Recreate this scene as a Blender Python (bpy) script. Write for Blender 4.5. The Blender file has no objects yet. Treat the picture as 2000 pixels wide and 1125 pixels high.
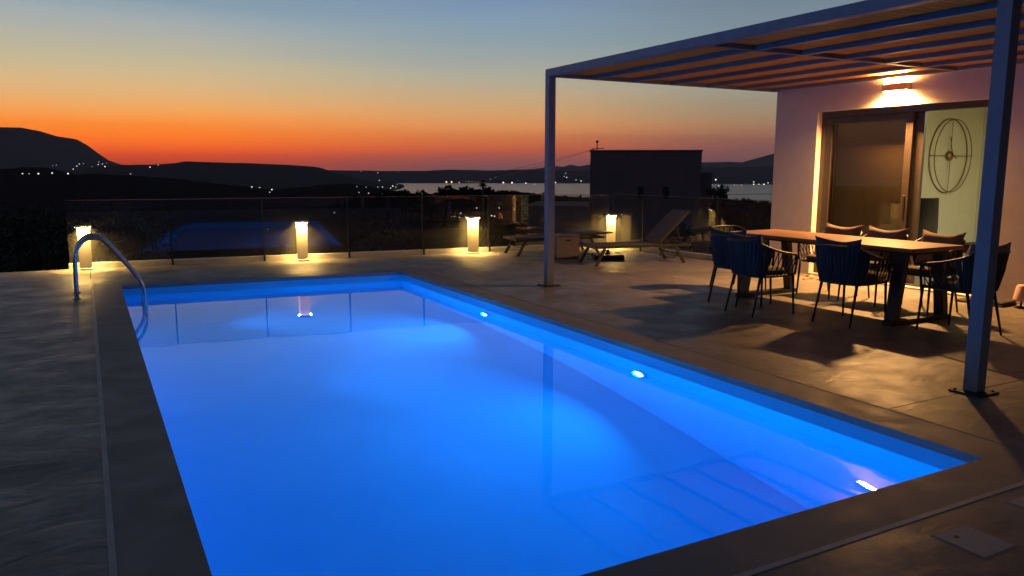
import bpy, math, random
import numpy as np
from mathutils import Vector, Matrix
from mathutils.bvhtree import BVHTree
random.seed(7)
R = math.radians
S = bpy.context.scene
COL = S.collection

# ------------------------------------------------------------------ camera
CAM = Vector((-4.205, -11.32, 1.55))
FPX, YAW, PITCH, ROLL = 1525.3, R(28.467), R(8.595), R(0.09)
_cy, _sy, _cp, _sp = math.cos(YAW), math.sin(YAW), math.cos(PITCH), math.sin(PITCH)
FWD = Vector((_sy*_cp, _cy*_cp, -_sp)); RIGHT = Vector((_cy, -_sy, 0)); UP = RIGHT.cross(FWD)
_c, _s = math.cos(ROLL), math.sin(ROLL)
RIGHT, UP = _c*RIGHT + _s*UP, -_s*RIGHT + _c*UP
cam_data = bpy.data.cameras.new('camera'); cam = bpy.data.objects.new('camera', cam_data); COL.objects.link(cam)
cam_data.sensor_width = 36; cam_data.lens = 36*FPX/2000; cam_data.clip_start = .05; cam_data.clip_end = 120000
cam.matrix_world = Matrix(((RIGHT.x, UP.x, -FWD.x, CAM.x), (RIGHT.y, UP.y, -FWD.y, CAM.y), (RIGHT.z, UP.z, -FWD.z, CAM.z), (0, 0, 0, 1)))
S.camera = cam

def sight(px, py):
    """direction from the viewpoint towards a spot of the photograph (2000 px wide)"""
    return ((px-1000)/FPX)*RIGHT - ((py-562.5)/FPX)*UP + FWD
def at_range(px, py, r):
    d = sight(px, py); return CAM + d*(r/math.hypot(d.x, d.y))
def elev(px, py):
    d = sight(px, py); return math.degrees(math.atan2(d.z, math.hypot(d.x, d.y)))
def azim(px, py=332):
    d = sight(px, py); return math.degrees(math.atan2(d.x, d.y))

# ------------------------------------------------------------------ world: dusk sky, the sun is below the horizon
def lin(c):
    c = c/255; return c/12.92 if c <= .04045 else ((c+.055)/1.055)**2.4
def rgb(r, g, b, k=1.0): return (lin(r)*k, lin(g)*k, lin(b)*k, 1)
world = bpy.data.worlds.new('World'); S.world = world; world.use_nodes = True
wn, wl = world.node_tree.nodes, world.node_tree.links
wn.clear()
def N(t, nodes=wn, **kw):
    n = nodes.new(t)
    for k, v in kw.items(): setattr(n, k, v)
    return n
def wmath(op, a, b=None, c=None):
    n = N('ShaderNodeMath', operation=op)
    for i, v in enumerate((a, b, c)):
        if v is None: continue
        if isinstance(v, (int, float)): n.inputs[i].default_value = v
        else: wl.new(v, n.inputs[i])
    return n.outputs[0]
tc = N('ShaderNodeTexCoord'); sep = N('ShaderNodeSeparateXYZ'); wl.new(tc.outputs['Generated'], sep.inputs[0])
el_rad = wmath('ARCSINE', sep.outputs[2])
# thin streaks of cloud low over the horizon: they shift the bands a little
mp = N('ShaderNodeMapping'); mp.inputs['Scale'].default_value = (2.2, 2.2, 60); wl.new(tc.outputs['Generated'], mp.inputs[0])
nz = N('ShaderNodeTexNoise'); nz.inputs['Scale'].default_value = 1.6; nz.inputs['Detail'].default_value = 5; wl.new(mp.outputs[0], nz.inputs[0])
streak = wmath('MULTIPLY', wmath('SUBTRACT', nz.outputs[0], .5), .022)
el_n = wmath('ADD', el_rad, wmath('MULTIPLY', streak, wmath('MULTIPLY', wmath('MAXIMUM', sep.outputs[2], 0.0), 5.0)))
fac = wmath('POWER', wmath('DIVIDE', wmath('MAXIMUM', el_n, 0.0), math.pi/2), .5)
HAZE_R, HAZE_T, HAZE_D = 26000.0, 1300.0, 2.8e-5
def through_air(d, col):
    # the colours were read through the haze that is built below: take that air off again
    T = math.exp(-HAZE_D*min(HAZE_R, HAZE_T/max(math.sin(math.radians(max(d, .01))), 1e-4)))
    return tuple(max(.004, (c-(1-T)*a)/T) for c, a in zip(col[:3], (.05, .05, .065)))+(1,)
def ramp(stops):
    stops = [(d, through_air(d, col)) for d, col in stops]
    cr = N('ShaderNodeValToRGB'); e = cr.color_ramp.elements
    stops = sorted(stops)
    while len(e) < len(stops): e.new(.5)
    for i, (d, col) in enumerate(stops):
        e[i].position = math.sqrt(max(d, 0)/90)
    for i, (d, col) in enumerate(stops):
        e[i].color = col
    wl.new(fac, cr.inputs[0]); return cr.outputs[0]
def column(px, rows, top):
    out = [(elev(px, y), rgb(*c)) for y, c in rows if elev(px, y) > .05]
    return out + top
TOP = [(17, rgb(88, 114, 148)), (25, rgb(54, 74, 106)), (50, rgb(38, 49, 70)), (90, rgb(29, 38, 56))]
rampA = ramp(column(300, [(0, (138, 160, 174)), (40, (163, 172, 175)), (75, (180, 178, 165)), (105, (190, 182, 156)), (135, (206, 185, 146)), (165, (219, 182, 132)), (190, (230, 177, 116)),
    (212, (243, 168, 96)), (235, (251, 150, 72)), (255, (253, 134, 54)), (277, (250, 116, 44)), (290, (236, 100, 50)), (303, (208, 84, 56)), (320, (176, 72, 58))], TOP))
rampB = ramp(column(1000, [(0, (124, 147, 176)), (40, (133, 157, 176)), (75, (141, 160, 170)), (110, (156, 165, 165)), (150, (177, 172, 153)), (180, (192, 170, 137)), (210, (206, 165, 118)),
    (235, (215, 155, 103)), (252, (219, 143, 90)), (272, (213, 122, 76)), (290, (201, 102, 72)), (302, (172, 92, 80)), (316, (144, 88, 86)), (329, (118, 86, 90))], TOP))
TOPC = [(17, rgb(82, 102, 130)), (25, rgb(52, 70, 100)), (50, rgb(37, 48, 69)), (90, rgb(29, 38, 56))]
rampC = ramp(column(1450, [(60, (126, 142, 152)), (110, (142, 150, 148)), (170, (154, 153, 140)), (200, (154, 142, 122)), (230, (160, 133, 106)), (250, (160, 120, 95)), (272, (154, 106, 90)), (290, (140, 96, 90)), (312, (120, 88, 92)), (329, (100, 80, 92))], TOPC))
rampD = ramp([(0, rgb(58, 60, 84)), (4, rgb(84, 76, 100)), (9, rgb(92, 88, 112)), (18, rgb(66, 74, 98)), (35, rgb(42, 54, 76)), (90, rgb(29, 38, 56))])
hl = wmath('SQRT', wmath('ADD', wmath('MULTIPLY', sep.outputs[0], sep.outputs[0]), wmath('MULTIPLY', sep.outputs[1], sep.outputs[1])))
cosaz = wmath('DIVIDE', sep.outputs[1], wmath('MAXIMUM', hl, 1e-4))           # afterglow is centred on +Y
az_n = wmath('MULTIPLY', wmath('ARCCOSINE', wmath('MINIMUM', wmath('MAXIMUM', cosaz, -1.0), 1.0)), 180/math.pi)
def mixc(a, b, lo, hi):
    mr = N('ShaderNodeMapRange', interpolation_type='SMOOTHSTEP'); mr.inputs[1].default_value = lo; mr.inputs[2].default_value = hi; wl.new(az_n, mr.inputs[0])
    m = N('ShaderNodeMix', data_type='RGBA'); wl.new(mr.outputs[0], m.inputs[0]); wl.new(a, m.inputs[6]); wl.new(b, m.inputs[7]); return m.outputs[2]
sky = mixc(mixc(mixc(rampA, rampB, 4, 28.5), rampC, 27, 47), rampD, 45, 130)
bg = N('ShaderNodeBackground'); bg.inputs[1].default_value = 1.0; wl.new(sky, bg.inputs[0])
wo = N('ShaderNodeOutputWorld'); wl.new(bg.outputs[0], wo.inputs[0])

# ------------------------------------------------------------------ picture settings
vs = S.view_settings; vs.view_transform = 'Standard'; vs.look = 'None'; vs.exposure = 0; vs.gamma = 1; vs.use_curve_mapping = False
S.render.engine = 'CYCLES'; cy = S.cycles
cy.use_denoising = True; cy.sample_clamp_indirect = 3.0; cy.sample_clamp_direct = 0; cy.max_bounces = 10; cy.transparent_max_bounces = 24; cy.blur_glossy = .5
cy.diffuse_bounces = 5; cy.glossy_bounces = 5; cy.transmission_bounces = 8

# ------------------------------------------------------------------ materials
MATS = {}
class Mat:
    def __init__(s, name):
        s.m = bpy.data.materials.new(name); s.m.use_nodes = True; s.n = s.m.node_tree.nodes; s.l = s.m.node_tree.links
        s.p = s.n['Principled BSDF']; s.out = s.n['Material Output']; MATS[name] = s.m
    def noise(s, scale, detail=4, rough=.55, stretch=(1, 1, 1), distort=0.0, coord='Object'):
        t = s.n.new('ShaderNodeTexCoord'); mp = s.n.new('ShaderNodeMapping'); mp.inputs['Scale'].default_value = stretch
        s.l.new(t.outputs[coord], mp.inputs[0])
        z = s.n.new('ShaderNodeTexNoise'); z.inputs['Scale'].default_value = scale; z.inputs['Detail'].default_value = detail; z.inputs['Roughness'].default_value = rough; z.inputs['Distortion'].default_value = distort
        s.l.new(mp.outputs[0], z.inputs[0]); return z.outputs[0]
    def colramp(s, fac, stops):
        c = s.n.new('ShaderNodeValToRGB'); e = c.color_ramp.elements
        while len(e) < len(stops): e.new(.5)
        for i, (p, col) in enumerate(stops): e[i].position = p
        for i, (p, col) in enumerate(stops): e[i].color = (*col[:3], 1)
        s.l.new(fac, c.inputs[0]); return c.outputs[0]
    def rng(s, fac, lo, hi, a=.3, b=.7):
        m = s.n.new('ShaderNodeMapRange'); m.inputs[1].default_value = a; m.inputs[2].default_value = b; m.inputs[3].default_value = lo; m.inputs[4].default_value = hi
        s.l.new(fac, m.inputs[0]); return m.outputs[0]
    def bump(s, h, strength, dist=.01, prev=None):
        b = s.n.new('ShaderNodeBump'); b.inputs['Strength'].default_value = strength; b.inputs['Distance'].default_value = dist
        s.l.new(h, b.inputs['Height'])
        if prev is not None: s.l.new(prev, b.inputs['Normal'])
        s.l.new(b.outputs[0], s.p.inputs['Normal']); return b.outputs[0]
    def set(s, **kw):
        for k, v in kw.items():
            i = s.p.inputs[k.replace('_', ' ')]
            if hasattr(v, 'is_output'): s.l.new(v, i)
            else: i.default_value = v
        return s
def simple(name, col, rough=.6, var=.25, scale=14, metal=0.0, bump=.15, spec=.5):
    m = Mat(name); f = m.noise(scale, 5)
    m.set(Base_Color=m.colramp(f, [(.3, [c*(1-var) for c in col]), (.7, [min(1, c*(1+var)) for c in col])]), Roughness=m.rng(m.noise(scale*2.3, 3), rough*.85, min(1, rough*1.15)), Metallic=metal)
    m.p.inputs['Specular IOR Level'].default_value = spec
    if bump: m.bump(m.noise(scale*6, 3), bump, .002)
    return m.m
def emissive(name, col, strength, sampling=True):
    m = bpy.data.materials.new(name); m.use_nodes = True; n = m.node_tree.nodes; n.clear()
    e = n.new('ShaderNodeEmission'); e.inputs[0].default_value = (*col, 1); e.inputs[1].default_value = strength
    o = n.new('ShaderNodeOutputMaterial'); m.node_tree.links.new(e.outputs[0], o.inputs[0])
    if not sampling: m.cycles.emission_sampling = 'NONE'
    MATS[name] = m; return m
def thin_glass(name, tint, refl_tint=(1, 1, 1), ior=1.5, rough=0.0, dust=0.0):
    m = bpy.data.materials.new(name); m.use_nodes = True; n = m.node_tree.nodes; l = m.node_tree.links; n.clear()
    tr = n.new('ShaderNodeBsdfTransparent'); tr.inputs[0].default_value = (*tint, 1)
    gl = n.new('ShaderNodeBsdfGlossy'); gl.inputs[0].default_value = (*refl_tint, 1); gl.inputs[1].default_value = rough
    ge = n.new('ShaderNodeNewGeometry'); dt = n.new('ShaderNodeVectorMath'); dt.operation = 'DOT_PRODUCT'; l.new(ge.outputs['Incoming'], dt.inputs[0]); l.new(ge.outputs['Normal'], dt.inputs[1])
    def mth(op, a, b=None):
        q = n.new('ShaderNodeMath'); q.operation = op
        for i, v in enumerate((a, b)):
            if v is None: continue
            if isinstance(v, (int, float)): q.inputs[i].default_value = v
            else: l.new(v, q.inputs[i])
        return q.outputs[0]
    f0 = ((ior-1)/(ior+1))**2; fres = mth('ADD', mth('MULTIPLY', mth('POWER', mth('SUBTRACT', 1.0, mth('ABSOLUTE', dt.outputs['Value'])), 5.0), 1-f0), f0)   # Schlick, the same from both sides
    mx = n.new('ShaderNodeMixShader'); l.new(fres, mx.inputs[0]); l.new(tr.outputs[0], mx.inputs[1]); l.new(gl.outputs[0], mx.inputs[2])
    out = mx.outputs[0]
    if dust:
        df = n.new('ShaderNodeBsdfDiffuse'); df.inputs[0].default_value = (.5, .48, .45, 1)
        t = n.new('ShaderNodeTexCoord'); z = n.new('ShaderNodeTexNoise'); z.inputs['Scale'].default_value = 2.5; z.inputs['Detail'].default_value = 6; l.new(t.outputs['Object'], z.inputs[0])
        mr = n.new('ShaderNodeMapRange'); mr.inputs[3].default_value = 0; mr.inputs[4].default_value = dust; l.new(z.outputs[0], mr.inputs[0])
        m2 = n.new('ShaderNodeMixShader'); l.new(mr.outputs[0], m2.inputs[0]); l.new(out, m2.inputs[1]); l.new(df.outputs[0], m2.inputs[2]); out = m2.outputs[0]
    o = n.new('ShaderNodeOutputMaterial'); l.new(out, o.inputs[0]); MATS[name] = m; return m

# trowelled micro-cement of the terrace
m = Mat('deck_cement')
f1 = m.noise(1.1, 6, .6, distort=.6); f2 = m.noise(13, 8, .7)
mixn = m.n.new('ShaderNodeMath'); mixn.operation = 'MULTIPLY_ADD'; m.l.new(f2, mixn.inputs[0]); mixn.inputs[1].default_value = .6; m.l.new(f1, mixn.inputs[2])
m.set(Base_Color=m.colramp(mixn.outputs[0], [(.50, (.100, .083, .066)), (.8, (.185, .157, .130)), (1.0, (.28, .24, .20))]), Roughness=m.rng(m.noise(2.6, 5), .36, .60))
b1 = m.bump(m.noise(2.6, 4, .5, (1, 1.7, 1), 1.2), .40, .02); m.bump(m.noise(26, 4, .6, (1, 1.6, 1)), .22, .004, b1)
# smooth cast coping round the pool
m = Mat('coping_cement')
f1 = m.noise(1.6, 6, .6); m.set(Base_Color=m.colramp(f1, [(.3, (.20, .172, .142)), (.7, (.27, .235, .195))]), Roughness=m.rng(m.noise(4, 4), .5, .68))
m.bump(m.noise(60, 4), .12, .002)
simple('trim_stone', (.46, .42, .36), .55, .12, 8)
# pool shell
m = Mat('pool_plaster'); f1 = m.noise(1.2, 4)
m.set(Base_Color=m.colramp(f1, [(.3, (.06, .62, .88)), (.7, (.09, .68, .92))]), Roughness=.5); m.bump(m.noise(40, 3), .1, .002)
m = Mat('pool_water'); m.set(Base_Color=(1, 1, 1, 1), Roughness=0.0, IOR=1.333); m.p.inputs['Transmission Weight'].default_value = 1
m.bump(m.noise(1.6, 2, .5), .03, .05)
simple('render_plaster', (.68, .60, .55), .85, .05, 5, bump=.35)
simple('kerb_plaster', (.55, .52, .45), .7, .1, 9)
simple('steel_grey', (.175, .185, .205), .38, .1, 10, bump=.05)
simple('steel_black', (.010, .010, .011), .5, .2, 20)
simple('seal_black', (.008, .008, .008), .6, .2, 20, bump=0)
simple('bronze_frame', (.05, .036, .026), .42, .15, 18)
simple('stainless', (.62, .62, .62), .14, .05, 30, metal=1, bump=.02)
m = Mat('teak_top'); f1 = m.noise(3.0, 8, .6, (9, .55, 9), .6)
m.set(Base_Color=m.colramp(f1, [(.3, (.20, .085, .028)), (.55, (.34, .155, .052)), (.75, (.42, .21, .08))]), Roughness=m.rng(m.noise(12, 4), .34, .5)); m.bump(m.noise(6, 6, .6, (14, .6, 14)), .2, .003)
m = Mat('roof_board'); f1 = m.noise(3.0, 8, .6, (.6, 9, 9), .5)
m.set(Base_Color=m.colramp(f1, [(.3, (.40, .155, .020)), (.7, (.56, .235, .032))]), Roughness=.6); m.bump(m.noise(5, 5, .6, (.8, 14, 14)), .25, .003)
simple('strap_navy', (.011, .011, .012), .75, .25, 60)
simple('chair_metal', (.014, .014, .016), .42, .2, 30)
simple('seat_pad', (.10, .085, .06), .9, .15, 40, bump=.4)
simple('cushion_dark', (.035, .034, .042), .92, .18, 50, bump=.5)
simple('cushion_taupe', (.20, .135, .105), .92, .15, 50, bump=.5)
simple('sling_fabric', (.095, .072, .062), .8, .12, 60, bump=.3)
simple('stool_shell', (.21, .175, .15), .7, .08, 8)
simple('bollard_paint', (.52, .47, .37), .5, .06, 12)
simple('bollard_cap', (.2, .17, .13), .5, .1, 12)
emissive('bollard_led', (1.0, .60, .16), 1800)
emissive('sconce_led', (1.0, .47, .13), 380)
simple('sconce_body', (.45, .30, .20), .5, .05, 12)
thin_glass('balustrade_glass', (.84, .86, .86), dust=.06)
thin_glass('side_glass', (.84, .86, .86), ior=1.85, dust=.05)
thin_glass('door_glass', (.92, .90, .86))
simple('interior_wall', (.55, .54, .42), .9, .04, 4)
simple('interior_floor', (.3, .27, .22), .5, .1, 6)
simple('interior_ceiling', (.7, .7, .66), .9, .03, 4)
emissive('room_lamp', (1.0, .87, .52), 210)
simple('brass_dark', (.26, .17, .08), .38, .1, 30, metal=.7, bump=0)
simple('wicker_dark', (.022, .018, .014), .8, .3, 60, bump=.5)
m = Mat('screen_mesh'); m.set(Base_Color=(.16, .125, .08, 1), Roughness=.9)
tr = m.n.new('ShaderNodeBsdfTransparent'); mx = m.n.new('ShaderNodeMixShader'); mx.inputs[0].default_value = .8
m.l.new(tr.outputs[0], mx.inputs[1]); m.l.new(m.p.outputs[0], mx.inputs[2]); m.l.new(mx.outputs[0], m.out.inputs[0])
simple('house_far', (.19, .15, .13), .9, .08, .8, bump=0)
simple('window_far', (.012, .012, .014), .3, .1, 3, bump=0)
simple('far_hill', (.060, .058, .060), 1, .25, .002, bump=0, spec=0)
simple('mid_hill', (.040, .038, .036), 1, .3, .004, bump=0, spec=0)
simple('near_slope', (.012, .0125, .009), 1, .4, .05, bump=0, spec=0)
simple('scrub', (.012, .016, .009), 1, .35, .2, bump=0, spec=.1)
simple('bark', (.05, .04, .03), .9, .3, 6)
m = Mat('leaf'); f1 = m.noise(3, 2); m.set(Base_Color=m.colramp(f1, [(.3, (.018, .026, .011)), (.7, (.045, .06, .026))]), Roughness=.7)
m = Mat('sea_water'); m.set(Base_Color=(.010, .014, .02, 1), Roughness=.24, IOR=1.333)
m.bump(m.noise(.02, 5, .6), .45, 3.0)
for q_, st_ in enumerate((.7, 1.3, 2.4)): emissive('town_light_white%d' % q_, (1.0, .93, .80), st_, False); emissive('town_light_amber%d' % q_, (1.0, .66, .25), st_*1.2, False)
simple('glass_edge', (.10, .115, .11), .3, .1, 20, bump=0)
simple('lid_plastic', (.40, .37, .33), .55, .08, 20)
simple('lamp_shade_pink', (.62, .40, .33), .7, .05, 20)
simple('sandal_tan', (.42, .28, .20), .7, .1, 40)
simple('mat_dark', (.03, .026, .024), .9, .2, 60, bump=.5)

# ------------------------------------------------------------------ mesh helpers
class MB:
    def __init__(s): s.v, s.f = [], []
    def add(s, vs_, fs_):
        o = len(s.v); s.v += [tuple(v) for v in vs_]; s.f += [tuple(i+o for i in f) for f in fs_]; return s
    def box(s, x0, x1, y0, y1, z0, z1, bev=0.0):
        if bev:
            b = min(bev, (x1-x0)*.45, (y1-y0)*.45, (z1-z0)*.45)
            rings = []
            for z, i in ((z0, b), (z0+b, 0), (z1-b, 0), (z1, b)):
                c = b
                rings.append([(x0+i+(c if not i else 0)*0, y0+i, z), (x1-i, y0+i, z), (x1-i, y1-i, z), (x0+i, y1-i, z)])
            vv = [p for r_ in rings for p in r_]; ff = [(3, 2, 1, 0), (12, 13, 14, 15)]
            for k in range(3):
                for j in range(4): ff.append((4*k+j, 4*k+(j+1) % 4, 4*k+4+(j+1) % 4, 4*k+4+j))
            return s.add(vv, ff)
        return s.add([(x0, y0, z0), (x1, y0, z0), (x1, y1, z0), (x0, y1, z0), (x0, y0, z1), (x1, y0, z1), (x1, y1, z1), (x0, y1, z1)],
                     [(3, 2, 1, 0), (4, 5, 6, 7), (0, 1, 5, 4), (1, 2, 6, 5), (2, 3, 7, 6), (3, 0, 4, 7)])
    def prism(s, poly, z0, z1):
        n = len(poly); vv = [(x, y, z0) for x, y in poly]+[(x, y, z1) for x, y in poly]
        return s.add(vv, [tuple(range(n-1, -1, -1)), tuple(range(n, 2*n))]+[(i, (i+1) % n, n+(i+1) % n, n+i) for i in range(n)])
    def bar(s, a, b, w, h, up=(0, 0, 1)):
        a, b = Vector(a), Vector(b); d = (b-a).normalized(); u = Vector(up)
        if abs(d.dot(u)) > .98: u = Vector((1, 0, 0))
        sd = d.cross(u).normalized(); u = sd.cross(d)
        vv = []
        for p in (a, b):
            for i, j in ((-1, -1), (1, -1), (1, 1), (-1, 1)): vv.append(p+sd*(w/2*i)+u*(h/2*j))
        return s.add(vv, [(0, 1, 2, 3), (7, 6, 5, 4), (0, 4, 5, 1), (1, 5, 6, 2), (2, 6, 7, 3), (3, 7, 4, 0)])
    def tube(s, pts, r, n=8, cap=True):
        pts = [Vector(p) for p in pts]; rs = r if isinstance(r, (list, tuple)) else [r]*len(pts)
        prev = None; vv = []
        for i, p in enumerate(pts):
            t = (pts[min(i+1, len(pts)-1)]-pts[max(i-1, 0)]).normalized()
            if prev is None:
                a = Vector((0, 0, 1)) if abs(t.z) < .9 else Vector((1, 0, 0)); u = t.cross(a).normalized()
            else: u = (prev - t*prev.dot(t)).normalized()
            prev = u; w = t.cross(u)
            for k in range(n):
                an = 2*math.pi*k/n; vv.append(p+(u*math.cos(an)+w*math.sin(an))*rs[i])
        ff = []
        for i in range(len(pts)-1):
            for k in range(n): ff.append((i*n+k, i*n+(k+1) % n, (i+1)*n+(k+1) % n, (i+1)*n+k))
        if cap: ff += [tuple(range(n-1, -1, -1)), tuple(range((len(pts)-1)*n, len(pts)*n))]
        return s.add(vv, ff)
    def lathe(s, prof, n=20, c=(0, 0, 0)):
        vv, ff = [], []
        for r, z in prof:
            for k in range(n): vv.append((c[0]+r*math.cos(2*math.pi*k/n), c[1]+r*math.sin(2*math.pi*k/n), c[2]+z))
        for i in range(len(prof)-1):
            for k in range(n): ff.append((i*n+k, i*n+(k+1) % n, (i+1)*n+(k+1) % n, (i+1)*n+k))
        ff += [tuple(range(n-1, -1, -1)), tuple(range((len(prof)-1)*n, len(prof)*n))]
        return s.add(vv, ff)
    def build(s, name, mat, parent=None, smooth=False, loc=None, kind=None):
        me = bpy.data.meshes.new(name); me.from_pydata(s.v, [], s.f); me.update()
        if smooth: me.polygons.foreach_set('use_smooth', [True]*len(me.polygons))
        me.materials.append(MATS[mat]); o = bpy.data.objects.new(name, me); COL.objects.link(o)
        if parent is not None: o.parent = parent
        if loc: o.location = loc
        if kind: o['kind'] = kind
        return o
def B(name, mat, parent, *a, bev=0.0): return MB().box(*a, bev=bev).build(name, mat, parent)
def tag(o, label, cat, group=None):
    o['label'] = label; o['category'] = cat
    if group: o['group'] = group
    return o
def thing(name, label, cat, loc=(0, 0, 0), rz=0.0, group=None):
    o = bpy.data.objects.new(name, None); COL.objects.link(o); o.location = loc; o.rotation_euler[2] = rz; o.empty_display_size = .1
    return tag(o, label, cat, group)
def copy_tree(o, parent=None, name=None):
    c = o.copy(); COL.objects.link(c); c.parent = parent
    for ch in KIDS.get(o.name, [k for k in bpy.data.objects if k.parent == o]): copy_tree(ch, c)
    return c
KIDS = {}
def remember(o):
    ks = [k for k in bpy.data.objects if k.parent == o]; KIDS[o.name] = ks
    for k in ks: remember(k)
def instance(proto, loc, rz, label, first=False):
    o = proto if first else copy_tree(proto); o.location = loc; o.rotation_euler = (0, 0, rz); o['label'] = label; return o
def smoothpath(pts, n=5):
    P = [Vector(p) for p in pts]; out = []
    for i in range(len(P)-1):
        p0, p1, p2, p3 = P[max(i-1, 0)], P[i], P[i+1], P[min(i+2, len(P)-1)]
        for k in range(n):
            t = k/n; out.append(.5*((2*p1)+(p2-p0)*t+(2*p0-5*p1+4*p2-p3)*t*t+(3*p1-p0-3*p2+p3)*t**3))
    return out+[P[-1]]
def lump(x, y, seed=0):
    return (math.sin(x*1.7+seed)+math.sin(y*2.3+1.3*seed)+math.sin((x+y)*3.1+2*seed)*.6+math.sin((x-2*y)*5.3+seed)*.35+math.sin((2.2*x+y)*9.7+seed)*.2)/3.15

# ------------------------------------------------------------------ far land: sea, slope, hills
SEA = -166.0
disc = MB(); disc.add([(CAM.x+25500*math.cos(2*math.pi*k/64), CAM.y+25500*math.sin(2*math.pi*k/64), SEA) for k in range(64)], [tuple(range(64))])
disc.build('sea', 'sea_water', kind='structure')
TERR = []
def smooth01(x, a, b):
    t = min(1, max(0, (x-a)/(b-a))); return t*t*(3-2*t)
RP = [(4, -1.6), (9, -1.7), (14, -2.0), (20, -2.6), (40, -4.6), (70, -7.0), (100, -9.2), (180, -14.2), (300, -20.6), (500, -30), (800, -42.5), (1200, -58), (2000, -89), (3000, -126), (4300, -172), (5600, -215), (8000, -230)]
def slope_z(r):
    for (a, za), (b, zb) in zip(RP, RP[1:]):
        if r <= b: return za+(zb-za)*max(0, (r-a)/(b-a))
    return RP[-1][1]
def hillside():
    rs = [4*1.085**k for k in range(94)]; nA = 300
    mb = MB(); vv = []
    for r in rs:
        for k in range(nA):
            a = 2*math.pi*k/nA; deg = math.degrees(a); deg = deg-360 if deg > 180 else deg
            z = slope_z(r)
            w = 1-smooth01(deg, 13, 21) if deg > -90 else 0
            if r > 1500: z = max(z, -140)*w + z*(1-w)
            back = smooth01(abs(deg-20), 95, 140); z = z*(1-back) + (-1.6)*back
            z += lump(math.cos(a)*r/14, math.sin(a)*r/14, 3)*min(r*.006, 2.2)*(r > 12) + lump(math.cos(a)*r/160, math.sin(a)*r/160, 5)*min(r*.003, 5)
            x_, y_ = CAM.x+math.sin(a)*r, CAM.y+math.cos(a)*r
            if -8 < x_ < 13 and -26 < y_ < 3.6: z = min(z, -2.4)
            vv.append((x_, y_, z))
    ff = [(i*nA+(k+1) % nA, i*nA+k, (i+1)*nA+k, (i+1)*nA+(k+1) % nA) for i in range(len(rs)-1) for k in range(nA)]
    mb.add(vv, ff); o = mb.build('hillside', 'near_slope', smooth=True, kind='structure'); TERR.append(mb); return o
hillside()
def ridge(name, mat, r, prof, front, behind, base, rough=.0, step=6.0, kind='structure', seed=1, nr=14):
    """a range of hills whose crest runs at distance r, with a real foreslope and backslope"""
    xs = [p[0] for p in prof]; x0, x1 = xs[0], xs[-1]; nx = int((x1-x0)/step)+1
    mb = MB(); vv = []; cols = nx
    offs = [-front*(1-i/nr) for i in range(nr)]+[0]+[behind*(i+1)/5 for i in range(5)]
    for i in range(nx):
        px = x0+(x1-x0)*i/(nx-1); py = float(np.interp(px, xs, [p[1] for p in prof]))
        py += lump(px*.05, px*.013, seed)*rough
        c = at_range(px, py, r); d = Vector((c.x-CAM.x, c.y-CAM.y, 0)).normalized()
        for o_ in offs:
            t = 1+o_/front if o_ < 0 else 1-o_/behind
            hgt = t**1.25 if o_ < 0 else t
            z = base+(c.z-base)*hgt
            if o_ < 0: z += lump(px*.03+o_/front*5, o_/front*4, seed+2)*(c.z-base)*.05*t*(1-t)*3
            p_ = Vector((CAM.x, CAM.y, 0))+d*(r+o_); vv.append((p_.x, p_.y, z))
    m_ = len(offs)
    ff = [(i*m_+j, (i+1)*m_+j, (i+1)*m_+j+1, i*m_+j+1) for i in range(cols-1) for j in range(m_-1)]
    mb.add(vv, ff); o = mb.build(name, mat, smooth=True, kind=kind); TERR.append(mb); return o
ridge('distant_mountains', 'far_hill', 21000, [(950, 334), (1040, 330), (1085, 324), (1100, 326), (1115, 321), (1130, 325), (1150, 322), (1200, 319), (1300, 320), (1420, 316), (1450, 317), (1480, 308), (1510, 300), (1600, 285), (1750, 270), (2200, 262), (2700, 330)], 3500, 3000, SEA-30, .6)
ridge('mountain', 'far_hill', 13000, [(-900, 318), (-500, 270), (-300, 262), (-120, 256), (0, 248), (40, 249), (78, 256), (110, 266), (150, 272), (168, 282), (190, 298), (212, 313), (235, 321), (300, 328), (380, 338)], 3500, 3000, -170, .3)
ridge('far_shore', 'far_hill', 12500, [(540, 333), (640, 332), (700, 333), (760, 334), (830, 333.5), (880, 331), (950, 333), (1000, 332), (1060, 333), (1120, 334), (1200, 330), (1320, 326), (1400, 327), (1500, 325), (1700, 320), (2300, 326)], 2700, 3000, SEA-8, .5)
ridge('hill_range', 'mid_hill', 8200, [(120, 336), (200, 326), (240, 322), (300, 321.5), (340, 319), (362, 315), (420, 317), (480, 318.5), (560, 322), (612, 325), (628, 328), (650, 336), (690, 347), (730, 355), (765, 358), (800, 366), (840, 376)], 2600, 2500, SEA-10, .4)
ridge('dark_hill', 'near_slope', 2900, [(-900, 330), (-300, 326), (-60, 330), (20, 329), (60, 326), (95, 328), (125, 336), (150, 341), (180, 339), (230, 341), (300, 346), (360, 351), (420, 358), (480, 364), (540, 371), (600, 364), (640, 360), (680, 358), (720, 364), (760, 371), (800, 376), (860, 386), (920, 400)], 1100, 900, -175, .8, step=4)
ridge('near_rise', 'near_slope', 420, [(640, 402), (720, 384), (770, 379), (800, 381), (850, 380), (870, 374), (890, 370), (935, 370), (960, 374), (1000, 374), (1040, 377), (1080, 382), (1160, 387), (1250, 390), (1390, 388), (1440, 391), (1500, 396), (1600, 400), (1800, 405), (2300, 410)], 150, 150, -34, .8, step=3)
TREES_BVH = [BVHTree.FromPolygons(t.v, t.f) for t in TERR]
def ground_hit(px, py):
    d = sight(px, py).normalized(); best = None
    for t in TREES_BVH:
        h = t.ray_cast(CAM, d, 60000)
        if h[0] is not None and (best is None or h[3] < best[1]): best = (h[0], h[3])
    return best
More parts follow.
